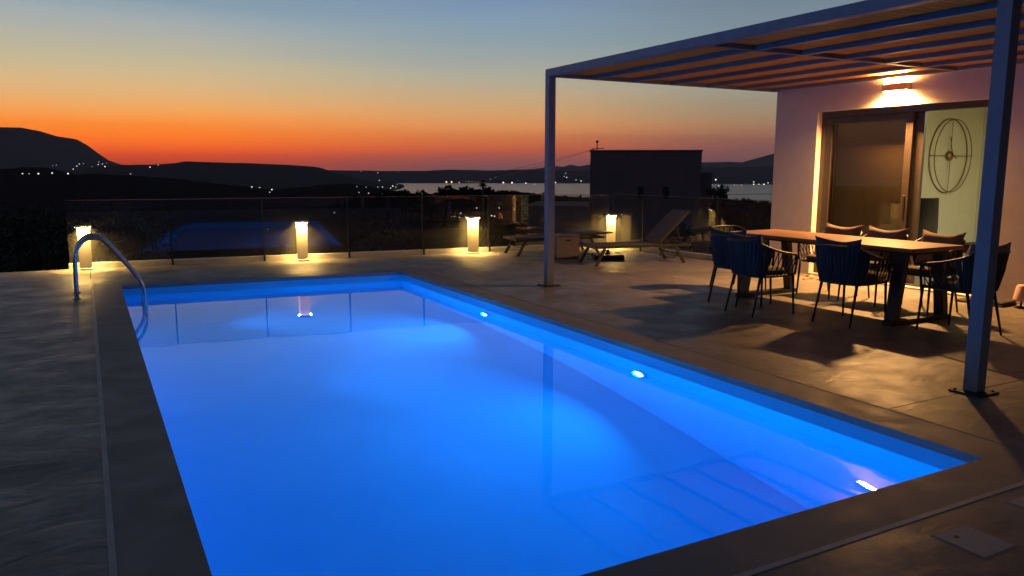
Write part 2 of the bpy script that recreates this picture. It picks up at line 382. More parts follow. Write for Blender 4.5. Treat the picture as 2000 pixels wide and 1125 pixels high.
def land_z(x, y):
    zs = [h[0].z for h in (t.ray_cast(Vector((x, y, 800)), Vector((0, 0, -1))) for t in TREES_BVH) if h[0] is not None]
    return max(zs) if zs else SEA
# scrub and small trees standing on the near rise: one wooded mass
def clump(mb, c, r, h, seed, n=26):
    rr = random.Random(seed)
    for _ in range(n):
        u, v = rr.random()*2*math.pi, rr.random(); q = math.sqrt(rr.random())
        p = Vector((c[0]+math.cos(u)*r*q, c[1]+math.sin(u)*r*q, c[2]+h*(.15+.85*v*math.sqrt(1-q*q*.8))))
        s_ = r*(.22+.2*rr.random()); a, b = Vector((rr.uniform(-1, 1), rr.uniform(-1, 1), rr.uniform(-1, 1))).normalized(), Vector((rr.uniform(-1, 1), rr.uniform(-1, 1), rr.uniform(-1, 1))).normalized()
        cc = a.cross(b).normalized(); mb.add([p+a*s_, p+cc*s_, p-a*s_*.8, p-cc*s_, p+a.cross(cc)*s_*.7], [(0, 1, 4), (1, 2, 4), (2, 3, 4), (3, 0, 4), (0, 1, 2, 3)])
wood = MB(); rr = random.Random(4)
for k in range(420):
    px = rr.uniform(690, 1560); rd = 420+rr.uniform(-60, 25); g = at_range(px, 380, rd); z = land_z(g.x, g.y)
    sz = rr.uniform(.5, 1.5)*(1.5 if 850 < px < 935 else 1)*(.7 if px > 960 else 1); clump(wood, (g.x, g.y, z-.4), sz*2.2, sz*2.6, k, 22)
for k in range(240):
    px = rr.uniform(80, 1500); rd = rr.uniform(22, 120); g = at_range(px, 420, rd); z = land_z(g.x, g.y)
    sz = rr.uniform(.35, .9); clump(wood, (g.x, g.y, z-.2), sz*1.3, sz*1.2, 900+k, 18)
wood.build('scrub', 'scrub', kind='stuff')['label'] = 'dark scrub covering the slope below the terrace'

# lights of villages and harbours: each one a small lamp on the land it stands on
def town(pts, label, group, mat='town_light_white', k=1.0):
    for q in pts:
        px, py = q[0], q[1]; sz = q[2] if len(q) > 2 else 1.0
        h = ground_hit(px, py)
        if h is None:
            d = sight(px, py); t = (SEA-CAM.z)/d.z if d.z < 0 else 500; h = (CAM+d*t, (d*t).length)
        p, dist = h; rad = dist/FPX*.95*sz*k
        mb = MB(); mb.lathe([(rad*.45, 0), (rad, rad*.5), (rad, rad*1.2), (rad*.5, rad*1.8)], 8)
        o = mb.build('village_light', mat+str(min(2, max(0, int(sz*2.6-.6+random.uniform(-.9, .5)))))); o.location = (p.x, p.y, p.z-.2*rad); tag(o, label, 'light', group)
town([(44, 340), (57, 340, .8), (75, 340, 1.1), (102, 339, 1.2), (133, 340, 1.1)], 'white light on the crest of the black hill at far left', 'lights on the left crest')
town([(103, 324, .7), (110, 323, .7), (143, 331), (150, 325), (155, 321), (192, 322), (193, 317, .8), (200, 321), (205, 326), (163, 320, .8), (208, 319, .7), (180, 326, .6), (293, 327), (309, 323, .8), (255, 340, .8)], 'small village light at the foot of the tall left mountain', 'village under the mountain', k=.85)
town([(492, 366), (507, 367), (531, 371, 1.1), (527, 376, .9), (697, 365, .8), (715, 366, .8), (741, 353), (738, 366, .8), (747, 366, 1.1), (763, 368), (767, 364, 1.1), (773, 366), (701, 376, .8), (720, 378), (747, 380, 1.1), (776, 361, .7)], 'white light on the dark hills left of the bay', 'lights on the dark hills', k=.9)
town([(705, 334.8, .7), (738, 338, .9), (778, 335.5, .7), (968, 347, .7), (958, 351, .8), (1102, 345, .9), (1105, 339, .9), (1107, 347, 1), (1125, 352), (1135, 354, 1.1), (1000, 341, .6), (1012, 353, .7), (1085, 357, 1.2)], 'small pale light on the far shore slopes beyond the bay', 'lights on the far shore slopes', k=.8)
town([(872, 356.5, 1.5), (882, 356.5, 1.5), (897, 357, 1.0), (983, 357.5, 1.4), (1000, 358, 1.5), (1027, 359, 1.4), (1044, 360.5, .9)], 'bright amber harbour light on the waterline of the bay', 'harbour lights', 'town_light_amber')
town([(910+6*k, 355+.25*k, .65) for k in range(7)]+[(1033+6*k, 359.5, .7) for k in range(6)]+[(1434, 362, .7), (1441, 362, .8), (1448, 362, .7), (1458, 359, .6)], 'faint amber light in the row along the far waterfront', 'waterfront lights', 'town_light_amber')
town([(1398, 352, 1.3), (1390, 362, 1), (1404, 363, .9), (1472, 356, 1), (1472, 361, 1.2), (1482, 361, 1.3), (1492, 361, 1.2), (1500, 358, 1.1)], 'white light on the far shore between neighbour building and house', 'lights right of the neighbour building')
town([(876, 416, 1), (886, 411, 1.2), (900, 417, 1), (882, 424, 1.1), (888, 423, 1.2), (909, 423, 1), (931, 407, 1.1), (975, 407, 1.2), (960, 422, 1.2), (966, 423, 1.1), (1005, 410, .8), (1031, 417, 1.3), (653, 416, 1), (523, 449, 1.1)], 'white light down the slope, seen through the glass balustrade', 'lights behind the glass', k=.95)

# ------------------------------------------------------------------ neighbour building, trees, cables beyond the fence
def building():
    c = at_range(1262, 332, 46); d = Vector((c.x-CAM.x, c.y-CAM.y, 0)).normalized(); ang = math.atan2(d.y, d.x)-math.pi/2+R(3)
    t = thing('neighbour_building', 'dark flat-roofed block with two small windows behind the balustrade', 'building', (c.x, c.y, -6), ang)
    u = 46/FPX
    def sx(px): return (px-1262)*u*1.03
    def sz(py): return 1.55+(332-py)*u*1.03+6
    top = sz(298)
    B('wall', 'house_far', t, sx(1159), sx(1362), 0, 7, 0, top)
    B('roof_slab', 'house_far', t, sx(1157.5), sx(1363.5), -.06, 7.06, top+.002, top+.09)
    B('side_wing', 'house_far', t, sx(1362)+.004, sx(1386), .9, 6, 0, sz(336))
    w = B('low_wing', 'house_far', t, sx(1046), sx(1159)-.004, -1.2, 5, 0, sz(401))
    B('low_roof', 'house_far', t, sx(1044), sx(1159)-.004, -1.28, 5.08, sz(401)+.002, sz(397))
    for px in (1253, 1299):
        wi = B('window', 'window_far', t, sx(px-5), sx(px+5), -.02, .0, sz(384), sz(362), bev=.004)
        B('window_sill', 'house_far', wi, sx(px-7), sx(px+7), -.1, -.022, sz(386.5), sz(384.5))
    an = thing('roof_antenna', 'spindly aerial with crossbars on the roof corner of the dark block', 'antenna', Vector((c.x, c.y, 0))+Matrix.Rotation(ang, 3, 'Z') @ Vector((sx(1171), .5, 0)), ang)
    z0 = top-6+.09
    MB().tube([(0, 0, z0), (0, 0, z0+.5)], .03, 6).build('mast', 'steel_black', an); MB().tube([(-.35, 0, z0+.06), (.4, 0, z0+.12)], .022, 5).build('boom', 'steel_black', an)
    for q in (-.25, -.05, .2, .35): MB().tube([(q, -.15, z0+.1), (q, .15, z0+.1)], .018, 5).build('element', 'steel_black', an)
    MB().lathe([(.05, 0), (.09, .06), (.04, .14)], 8, (0, 0, z0+.42)).build('amplifier', 'steel_black', an)
    p0 = Vector((an.location.x, an.location.y, z0+.1))
    for k, q in enumerate((at_range(900, 352, 120), at_range(860, 347, 120))):
        pts = [p0.lerp(q, i/12)-Vector((0, 0, 4*.5*(i/12)*(1-i/12))) for i in range(13)]
        tag(MB().tube(pts, [.006+.02*i/12 for i in range(13)], 5).build('overhead_cable', 'steel_black'), ('lower' if k == 0 else 'upper')+' thin cable running left from the roof of the dark block', 'cable')
building()
tag(MB().tube([at_range(1380, 380, 70), at_range(1450, 379.6, 70), at_range(1640, 377, 72)], .02, 5).build('overhead_cable', 'steel_black'), 'thin dark cable crossing the sea left of the house corner', 'cable')

def leafy_tree(name, label, base, h, cr, seed, leaves=900, trunk_h=.4, group=None, lsize=.09):
    rr = random.Random(seed); t = thing(name, label, 'tree', base, 0, group)
    pts = [(0, 0, -.3), (.05*h*rr.uniform(-1, 1), .03*h, h*trunk_h*.5), (.04*h, 0, h*trunk_h), (0, 0, h*.75)]
    tk = MB().tube(smoothpath(pts, 4), [h*.035*(1-.06*i) for i in range(13)], 7)
    centers = []
    for k in range(13):
        a = k*2.4; q = rr.uniform(.35, 1)*cr; zz = h*rr.uniform(trunk_h, .92); c = Vector((math.cos(a)*q*(1.15-zz/h*.6), math.sin(a)*q*(1.15-zz/h*.6), zz)); centers.append((c, cr*rr.uniform(.28, .5)))
        tk.tube([(0.02*h, 0, h*trunk_h*rr.uniform(.7, 1.2)), c*.6+Vector((0, 0, c.z*.35)), c], [h*.014, h*.009, h*.004], 5)
    tk.build('trunk', 'bark', t, True)
    cr_ = MB()
    for k in range(leaves):
        c, r_ = centers[k % len(centers)]
        v = Vector((rr.gauss(0, 1), rr.gauss(0, 1), rr.gauss(0, .8))).normalized()*r_*rr.random()**.45; p = c+v
        a = Vector((rr.gauss(0, 1), rr.gauss(0, 1), rr.gauss(0, 1))).normalized(); b = a.cross(Vector((rr.gauss(0, 1), rr.gauss(0, 1), rr.gauss(0, 1)))).normalized()
        L = lsize*rr.uniform(.7, 1.4); cr_.add([p-a*L, p+b*L*.5, p+a*L, p-b*L*.5], [(0, 1, 2, 3)])
    cr_.build('crown', 'leaf', t); return t
def tree_at(px, pytop, rng_, cr, label, seed, name='olive_tree', **kw):
    g = at_range(px, 332, rng_); z = land_z(g.x, g.y); top = at_range(px, pytop, rng_).z
    return leafy_tree(name, label, (g.x, g.y, z), top-z, cr, seed, **kw)
tree_at(1408, 351, 38, .62, 'small leafy tree against the sea right of the dark block', 11, 'young_tree', leaves=1500, trunk_h=.80, lsize=.06)
tree_at(735, 418, 24, 1.3, 'dim olive tree below the fence, between second and third post', 12, leaves=1300, lsize=.08)
tree_at(250, 412, 30, 1.5, 'dim broad tree behind the glass left of the first fence post', 13, leaves=1200)
tree_at(60, 405, 34, 2.0, 'black tree on the slope left of the balustrade end', 14, leaves=1200)
tree_at(1330, 405, 30, .9, 'dark bush-like tree behind the raised lounger back', 15, leaves=900)
# palm on the rise
g = at_range(943, 332, 150); zg = land_z(g.x, g.y); zt = at_range(943, 357, 150).z
pt = thing('palm_tree', 'single palm silhouetted against the bay water', 'tree', (g.x, g.y, zg)); H = zt-zg
MB().tube([(0, 0, -.3), (.08, 0, H*.5), (0, 0, H)], [.32, .24, .22], 8).build('trunk', 'bark', pt, True)
cw = MB(); rr = random.Random(3)
for k in range(30):
    a = k*2.4; up = rr.uniform(-.5, 1.0); L = rr.uniform(.8, 1.2); pr = None
    for i in range(7):
        s_ = i/6; p = Vector((math.cos(a)*L*s_, math.sin(a)*L*s_, H+up*L*s_-.9*L*s_*s_*(.4+.6*(up < .4)))); w = .16*math.sin(math.pi*min(1, s_*.85+.12)); sd = Vector((-math.sin(a), math.cos(a), 0))*w
        cur = (p-sd, p+sd)
        if pr: cw.add([pr[0], pr[1], cur[1], cur[0]], [(0, 1, 2, 3)])
        pr = cur
cw.build('crown', 'leaf', pt)

# ------------------------------------------------------------------ terrace
FL, FR, NR, NL = (-3.88, .33), (0.0, 0.0), (-.01, -8.97), (-3.88, -8.97)            # inner edge of the coping
oFL, oFR, oNR, oNL = (-4.20, .67), (.31, .29), (.31, -9.255), (-4.20, -9.255)        # outer edge of the coping
sFL, sFR, sNR, sNL = (-4.228, .697), (.336, .313), (.336, -9.283), (-4.228, -9.283)  # outer edge of the trim strip
FEN = [(-4.52, 2.67), (-3.03, 2.53), (-1.59, 2.39), (-.15, 2.25), (1.22, 2.11), (2.51, 1.97), (3.85, 1.83), (5.12, 1.69)]
FEN2 = [(5.12, 1.69), (5.21, .80), (5.30, -1.13), (5.32, -2.365)]
bed = thing('terrace', '', ''); 
for k in ('label', 'category'): del bed[k]
bed['kind'] = 'structure'
G = .004
WX = 5.32
def far_y(x): return 2.67-.1*(x+4.52)
slabs = [
    [(-12, -16), (sNL[0], -16), (sNL[0], sFL[1]), (-12, sFL[1])],
    [(-12, sFL[1]+G), (sFL[0]-G, sFL[1]+G), (sFL[0]-G, far_y(sFL[0])), (-4.52, 2.67), (-12, 2.67)],
    [(sFL[0]+G, sFL[1]+G), (sFR[0], sFR[1]+G), (sFR[0], far_y(sFR[0])), (sFL[0]+G, far_y(sFL[0]))],
    [(sFR[0]+2*G, -2.35+G), (WX, -2.35+G), (5.12, 1.69), (sFR[0]+2*G, far_y(sFR[0]+2*G))],
    [(sFR[0]+2*G, -8.14+G), (WX, -8.14+G), (WX, -2.35-G), (sFR[0]+2*G, -2.35-G)],
    [(sFR[0]+2*G, -16), (WX, -16), (WX, -8.14-G), (sFR[0]+2*G, -8.14-G)],
    [(sNL[0]+2*G, -16), (sNR[0], -16), (sNR[0], sNR[1]-G), (sNL[0]+2*G, sNL[1]-G)]]
for s_ in slabs: MB().prism(s_, -.15, 0).build('slab', 'deck_cement', bed)
def hollow(z0, z1):
    # footing under the slabs, open where the pool is
    m_ = MB()
    m_.prism([(-12, -16), (-4.1, -16), (-4.1, 2.6), (-12, 2.6)], z0, z1); m_.prism([(-4.1, .62), (.2, .28), (.2, 2.1), (-4.1, 2.5)], z0, z1)
    m_.prism([(.2, -16), (5.3, -16), (5.3, -2.3), (5.05, 1.6), (.2, 2.1)], z0, z1); m_.prism([(-4.1, -16), (.2, -16), (.2, -9.2), (-4.1, -9.2)], z0, z1); return m_
hollow(-2.6, -.152).build('footing', 'kerb_plaster', bed)

# ------------------------------------------------------------------ pool
pool = thing('swimming_pool', 'long rectangular pool glowing deep blue from underwater lights', 'pool', (0, 0, 0))
inn, out, trim = (FL, FR, NR, NL), (oFL, oFR, oNR, oNL), (sFL, sFR, sNR, sNL)
for i in range(4):
    j = (i+1) % 4
    MB().prism([inn[i], inn[j], out[j], out[i]], -.05, .0015).build('coping', 'coping_cement', pool)
    MB().prism([out[i], out[j], trim[j], trim[i]], -.12, .004 if i != 0 else .0).build('trim_strip', 'trim_stone' if i != 1 else 'coping_cement', pool)
WATER = -.145
def floor_z(y): return float(np.interp(y, [-9, -7.5, -4.5, -2, .4], [-1.78, -1.62, -1.16, -1.0, -.98]))
o_ = .012
win = [(FL[0]-o_, FL[1]+o_), (FR[0]+o_, FR[1]+o_), (NR[0]+o_, NR[1]-o_), (NL[0]-o_, NL[1]-o_)]
for i in range(4):
    a, b = win[i], win[(i+1) % 4]; n = 12 if i in (1, 3) else 1
    P = [(a[0]+(b[0]-a[0])*k/n, a[1]+(b[1]-a[1])*k/n) for k in range(n+1)]
    d = Vector((b[0]-a[0], b[1]-a[1])); nn = Vector((d.y, -d.x)).normalized()*-.10
    w = MB()
    for k in range(n):
        (x0, y0), (x1, y1) = P[k], P[k+1]; z0, z1 = floor_z(y0)-.05, floor_z(y1)-.05
        w.add([(x0, y0, z0), (x1, y1, z1), (x1, y1, -.051), (x0, y0, -.051), (x0+nn.x, y0+nn.y, z0), (x1+nn.x, y1+nn.y, z1), (x1+nn.x, y1+nn.y, -.051), (x0+nn.x, y0+nn.y, -.051)],
              [(0, 1, 2, 3), (7, 6, 5, 4), (3, 2, 6, 7), (4, 5, 1, 0), (0, 3, 7, 4), (1, 5, 6, 2)])
    w.build('pool_wall', 'pool_plaster', pool)
fl = MB(); ys = [-9.05+i*.4 for i in range(24)]+[.5]
vv = []
for y in ys: vv += [(-3.95, y, floor_z(y)), (.08, y, floor_z(y))]
fl.add(vv, [(2*i, 2*i+1, 2*i+3, 2*i+2) for i in range(len(ys)-1)]); fl.build('pool_floor', 'pool_plaster', pool, True)
wt = MB(); nx_, ny_ = 1, 1
wt.add([(win[3][0]-.01, win[3][1]-.01, 0), (win[2][0]+.01, win[2][1]-.01, 0), (win[1][0]+.01, win[1][1]+.01, 0), (win[0][0]-.01, win[0][1]+.01, 0)], [(0, 1, 2, 3)])
wt.build('water', 'pool_water', loc=(0, 0, WATER), kind='structure')
emissive('pool_lens', (.35, .62, 1.0), 9, False)
def pool_light(x, y, z, nx, ny, power, spread, tilt=.0):
    ang = math.atan2(ny, nx)
    e = bpy.data.objects.new('pool_light', None); COL.objects.link(e); e.parent = pool; e.location = (x, y, z); e.rotation_euler[2] = ang
    def ringx(prof, n=24):
        m_ = MB().lathe(prof, n); m_.v = [(v[2], v[0], v[1]) for v in m_.v]; return m_
    ringx([(.10, 0), (.10, .012), (.085, .02), (.07, .02)]).build('bezel', 'pool_plaster', e, True)
    ringx([(.068, .0215), (.06, .026), (.03, .029)]).build('lens', 'pool_lens', e, True)
    L = bpy.data.lights.new('pool_lamp', 'AREA'); L.shape = 'DISK'; L.size = .12; L.energy = power; L.color = (.0, .27, 1.0); L.spread = R(spread)
    lo = bpy.data.objects.new('pool_lamp', L); COL.objects.link(lo); lo.parent = e; lo.location = (.04, 0, 0); lo.rotation_euler = (0, R(-90), 0)
    lo.rotation_euler = Vector((0, 0, -1)).rotation_difference(Vector((1, 0, .03+tilt))).to_euler()
for y in (-2.9, -5.95): pool_light(0.0, y, -.40 if y > -4 else -.46, -1, 0, 38, 142)
for y in (-1.5, -4.45, -7.5): pool_light(-3.885, y, -.5, 1, 0, 50, 88, .30)  # unseen lamps added on the left wall to light the pool more evenly
# inlet on the left wall
MB().lathe([(.03, 0), (.035, .02), (.012, .03)], 14).build('inlet', 'strap_navy', pool, True, loc=(-3.86, -.62, -.32)).rotation_euler = (0, R(90), 0)

# ladder with two bent rails
ld = thing('pool_ladder', 'shiny stainless steel pool ladder at the far left corner', 'ladder', (-4.0, -.4, 0))
base = [(-4.39, 0.0), (-4.385, .30), (-4.375, .50), (-4.345, .61), (-4.26, .705), (-4.17, .73), (-4.06, .695), (-3.91, .51), (-3.75, .28), (-3.675, .16), (-3.645, .04), (-3.64, -.2), (-3.64, -.9)]
for y in (-.13, -.66):
    MB().tube(smoothpath([(x+4.0, y+.4, z) for x, z in base], 5), .0215, 12).build('rail', 'stainless', ld, True)
    MB().lathe([(.048, 0.0), (.048, .006), (.026, .016), (.0225, .03)], 18, (-.39, y+.4, .0015)).build('flange', 'stainless', ld, True)
for z in (-.30, -.55, -.80): MB().box(.32, .40, -.24, .25, z-.012, z+.012, bev=.006).build('step', 'stainless', ld)

# inspection lids
for (x0, y0), lb in (((-1.12, -9.64), 'pale square skimmer lid with a finger hole, fully in view'), ((-.486, -9.59), 'pale square skimmer lid cut off by the right picture edge')):
    t = thing('skimmer_lid', lb, 'lid', (x0+.118, y0+.12, 0), 0, 'skimmer lids')
    B('cover', 'lid_plastic', t, -.108, .108, -.11, .11, .0005, .0035, bev=.0012); 
    MB().box(-.118, .118, -.12, .12, .0003, .0015).build('frame', 'coping_cement', t)
    MB().lathe([(.011, 0), (.011, .001)], 14, (-.035, .055, .0036)).build('finger_hole', 'seal_black', t)

# ------------------------------------------------------------------ glass balustrade
def balustrade(pts, label, last_post, glass='balustrade_glass'):
    t = thing('glass_balustrade', label, 'fence', (pts[0][0], pts[0][1], 0)); O = Vector((pts[0][0], pts[0][1], 0))
    for i, (a, b) in enumerate(zip(pts, pts[1:])):
        a, b = Vector((*a, 0))-O, Vector((*b, 0))-O; d = (b-a).normalized(); n = Vector((-d.y, d.x, 0)); g = .004 if i else 0
        k0, k1 = a+d*g, b-d*.0
        MB().prism([(p.x, p.y) for p in (k0, k1, k1+n*.13, k0+n*.13)], -.001, .085).build('kerb', 'kerb_plaster', t)
        q0, q1 = a+d*.012+n*.05, b-d*.012+n*.05
        MB().prism([(p.x, p.y) for p in (q0, q1, q1+n*.012, q0+n*.012)], .0855, 1.068).build('glass_panel', glass, t)
        e0, e1 = q0+n*.001, q1+n*.001
        MB().prism([(p.x, p.y) for p in (e0, e1, e1+n*.010, e0+n*.010)], 1.0685, 1.073).build('top_edge', 'glass_edge', t)
        if i or last_post:
            m_ = MB(); c = a-n*.012
            m_.prism([(p.x, p.y) for p in (c-d*.016, c+d*.016, c+d*.016+n*.0118, c-d*.016+n*.0118)], .0, .16); 
            m_.prism([(p.x, p.y) for p in (a-d*.011+n*.035, a+d*.011+n*.035, a+d*.011+n*.075, a-d*.011+n*.075)], .086, 1.066); m_.build('post', 'seal_black', t)
    return t
balustrade(FEN, 'frameless glass balustrade on a low kerb along the back of the terrace', False)
balustrade(FEN2, 'frameless glass balustrade running forward to the house corner', False, 'side_glass')

# ------------------------------------------------------------------ bollard lamps
def bollard():
    t = thing('bollard_lamp', '', 'lamp', (0, 0, 0), 0, 'lit bollards along the balustrade')
    B('base_plate', 'bollard_paint', t, -.105, .105, -.105, .105, 0, .03, bev=.006)
    B('column', 'bollard_paint', t, -.08, .08, -.08, .08, .0302, .6645, bev=.006)
    B('cap', 'bollard_cap', t, -.112, .112, -.112, .112, .6655, .685, bev=.004)
    for s_ in (-1, 1):
        B('led_strip', 'bollard_led', t, -.075, .075, *sorted((s_*.090, s_*.106)), .6630, .6653)
        B('led_strip', 'bollard_led', t, *sorted((s_*.090, s_*.106)), -.075, .075, .6630, .6653)
        B('cap_rim', 'bollard_cap', t, -.112, .112, *sorted((s_*.108, s_*.112)), .648, .6653); B('cap_rim', 'bollard_cap', t, *sorted((s_*.108, s_*.112)), -.1078, .1078, .648, .6653)
    for k in range(4):
        L = bpy.data.lights.new('led_beam', 'AREA'); L.shape = 'RECTANGLE'; L.size = .14; L.size_y = .014; L.energy = 9.0; L.color = (1.0, .60, .17); L.spread = R(85)
        lo = bpy.data.objects.new('led_beam', L); COL.objects.link(lo); lo.parent = t; a = k*math.pi/2
        lo.location = (math.sin(a)*.098, -math.cos(a)*.098, .6585); lo.rotation_euler = (Matrix.Rotation(a, 3, 'Z') @ Matrix.Rotation(R(9), 3, 'X')).to_euler()
    remember(t); return t
bl = bollard()
for i, (x, y, rz, lb) in enumerate([(-4.28, 2.50, -.1, 'lit bollard lamp at the far left, behind the pool ladder'), (-1.0, 2.15, -.1, 'lit bollard lamp behind the pool, mirrored in the water'),
        (2.1, 1.84, -.1, 'lit bollard lamp between the pool corner and the far lounger'), (4.99, 1.48, -.5, 'lit bollard lamp behind the two loungers in the fence corner')]):
    instance(bl, (x, y, 0), rz, lb, i == 0)

# ------------------------------------------------------------------ house
hs = thing('house', 'pale plastered villa wall with a wide sliding door under the pergola', 'house', (WX, -2.365, 0))
def HB(name, mat, parent, x0, x1, y0, y1, z0, z1, bev=0.0):
    return B(name, mat, parent, x0-WX, x1-WX, y0+2.365, y1+2.365, z0, z1, bev=bev)
D0, D1, DH = -5.78, -3.16, 2.40
HB('wall', 'render_plaster', hs, WX, WX+.26, D1, -2.365, -.3, 3.2); HB('wall', 'render_plaster', hs, WX, WX+.26, -16, D0, -.3, 3.2); HB('wall', 'render_plaster', hs, WX, WX+.26, D0, D1, DH, 3.2)
HB('wall', 'render_plaster', hs, WX+.26, 10.6, -2.62, -2.365, -.3, 3.2); HB('wall', 'render_plaster', hs, 10.6, 10.8, -16, -2.365, -.3, 3.2); HB('wall', 'render_plaster', hs, WX+.26, 10.6, -16, -15.8, -.3, 3.2)
HB('roof', 'render_plaster', hs, WX, 10.8, -16, -2.365, 3.202, 3.4)
HB('interior_wall', 'interior_wall', hs, WX+.27, 10.3, -2.64, -2.622, .02, 2.7); HB('interior_wall', 'interior_wall', hs, 10.28, 10.3, -9, -2.642, .02, 2.7); HB('interior_wall', 'interior_wall', hs, WX+.27, 10.3, -9.02, -9.002, .02, 2.7)
HB('interior_floor', 'interior_floor', hs, WX+.262, 10.59, -9.1, -2.63, -.1, .02); HB('ceiling', 'interior_ceiling', hs, WX+.262, 10.59, -9.1, -2.63, 2.702, 2.76)
HB('threshold', 'trim_stone', hs, WX-.03, WX+.262, D0+.003, D1-.003, -.05, .022)
sd = bpy.data.objects.new('sliding_door', None); COL.objects.link(sd); sd.parent = hs
FX0, FX1 = WX+.10, WX+.23
HB('door_frame', 'bronze_frame', sd, FX0, FX1, D1-.075, D1-.002, .023, DH-.002); HB('door_frame', 'bronze_frame', sd, FX0, FX1, D0+.002, D0+.075, .023, DH-.002); HB('door_frame', 'bronze_frame', sd, FX0, FX1, D0+.076, D1-.076, DH-.085, DH-.002); HB('door_track', 'bronze_frame', sd, FX0, FX1, D0+.076, D1-.076, .023, .045)
def sash(y0, y1, x, glass, label=None):
    z0, z1 = .046, DH-.087; w = .10
    for a in ((y0, y0+w, z0, z1), (y1-w, y1, z0, z1), (y0+w+.001, y1-w-.001, z0, z0+w), (y0+w+.001, y1-w-.001, z1-w, z1)): HB('sash_frame', 'bronze_frame', sd, x, x+.045, *a, bev=.004)
    HB('glass_pane', glass, sd, x+.016, x+.026, y0+w+.002, y1-w-.002, z0+w+.001, z1-w-.001)
sash(-4.62, D1-.078, FX0+.008, 'door_glass'); sash(-4.74, D1-.10, FX0+.068, 'door_glass')
HB('door_handle', 'seal_black', sd, FX0-.006, FX0+.006, -4.585, -4.555, 1.02, 1.22, bev=.004)
HB('insect_screen', 'screen_mesh', sd, FX1+.004, FX1+.008, -4.66, D1-.08, .05, DH-.09)

# room: clock and seats seen through the door, lit by an unseen ceiling lamp
t = thing('ceiling_lamp', 'round glowing ceiling lamp inside the room, out of sight above the door', 'lamp', (7.9, -6.2, 2.70))
MB().lathe([(.26, -.05), (.30, -.03), (.30, -.002)], 28).build('lamp_body', 'interior_ceiling', t, True); MB().lathe([(.20, -.062), (.255, -.055), (.255, -.051)], 28).build('lamp_diffuser', 'room_lamp', t, True)
ck = thing('wall_clock', 'large open wall clock of two thin metal hoops inside the room', 'clock', (9.3, -2.642, 1.16))
def ell(rx, rz, y, x0=0.0, n=48): return [(x0+rx*math.cos(2*math.pi*k/n), y, .65+rz*math.sin(2*math.pi*k/n)) for k in range(n+1)]
MB().tube(ell(.54, .645, -.012), .0095, 8).build('hoop', 'brass_dark', ck, True); MB().tube(ell(.53, .635, -.10), .0095, 8).build('hoop', 'brass_dark', ck, True)
for k in range(4):
    a = k*math.pi/2; MB().tube([(.54*math.cos(a), -.012, .65+.64*math.sin(a)), (.53*math.cos(a), -.10, .65+.63*math.sin(a))], .008, 6).build('spacer', 'brass_dark', ck); MB().tube([(.07*math.cos(a), -.05, .65+.07*math.sin(a)), (.53*math.cos(a), -.05, .65+.63*math.sin(a))], .007, 6).build('spoke', 'brass_dark', ck)
hub = MB().lathe([(.085, 0), (.085, .02), (.05, .05)], 20); hub.v = [(v[0], -.03-v[2], .65+v[1]) for v in hub.v]; hub.build('hub', 'brass_dark', ck, True)
MB().bar((0, -.09, .65), (-.10, -.09, .98), .012, .006, (0, 1, 0)).build('hand', 'steel_black', ck); MB().bar((.0, -.095, .65), (.13, -.095, .60), .012, .006, (0, 1, 0)).build('hand', 'steel_black', ck)
def room_chair(loc, rz, label, h, w):
    t = thing('wicker_armchair' if h < .9 else 'highback_chair', label, 'chair', loc, rz)
    m_ = MB(); n = 14
    for s_ in (0, 1):
        for i in range(n+1):
            a = -1.2+2.4*i/n; r_ = w*.5-.05*s_
            for z, k in ((.28, .9), (h*.6, 1.0), (h, .93)): m_.v.append((-math.cos(a)*r_*k, math.sin(a)*r_*k, z))
    for s_ in (0, 1):
        o = s_*(n+1)*3
        for i in range(n):
            for j in range(2): q = (o+i*3+j, o+i*3+3+j, o+i*3+4+j, o+i*3+1+j); m_.f.append(q if s_ else q[::-1])
    o2 = (n+1)*3
    for i in range(n): m_.f.append((i*3+2, i*3+5, o2+i*3+5, o2+i*3+2))
    m_.build('backrest', 'wicker_dark', t, True); MB().lathe([(w*.4, .30), (w*.45, .36), (w*.43, .44), (w*.3, .46)], 18).build('seat', 'wicker_dark', t, True)
    for a in (45, 135, 225, 315): MB().tube([(math.cos(R(a))*w*.36, math.sin(R(a))*w*.36, 0), (math.cos(R(a))*w*.28, math.sin(R(a))*w*.28, .31)], .018, 7).build('leg', 'steel_black', t)
room_chair((7.05, -3.72, .02), R(75), 'dark high-backed chair inside, left below the clock', 1.12, .52)
room_chair((7.6, -4.45, .02), R(150), 'low dark armchair inside, right below the clock', .82, .75)

# wall light
sc = thing('wall_sconce', 'box wall light shining up and down above the sliding door', 'lamp', (WX, -4.455, 2.637))
B('housing', 'sconce_body', sc, -.105, -.002, -.18, .18, -.048, .048, bev=.004)
for s_ in (-1, 1): B('led_panel', 'sconce_led', sc, -.092, -.018, -.165, .165, *sorted((s_*.0485, s_*.0505)))

for s_, e_ in ((-1, 285), (1, 230)):
    L = bpy.data.lights.new('sconce_beam', 'AREA'); L.shape = 'RECTANGLE'; L.size = .07; L.size_y = .25; L.energy = e_; L.color = (1.0, .50, .16); L.spread = R(148)
    lo = bpy.data.objects.new('sconce_beam', L); COL.objects.link(lo); lo.parent = sc; lo.location = (-.055, 0, s_*.0525); lo.rotation_euler = (0 if s_ < 0 else math.pi, 0, 0)

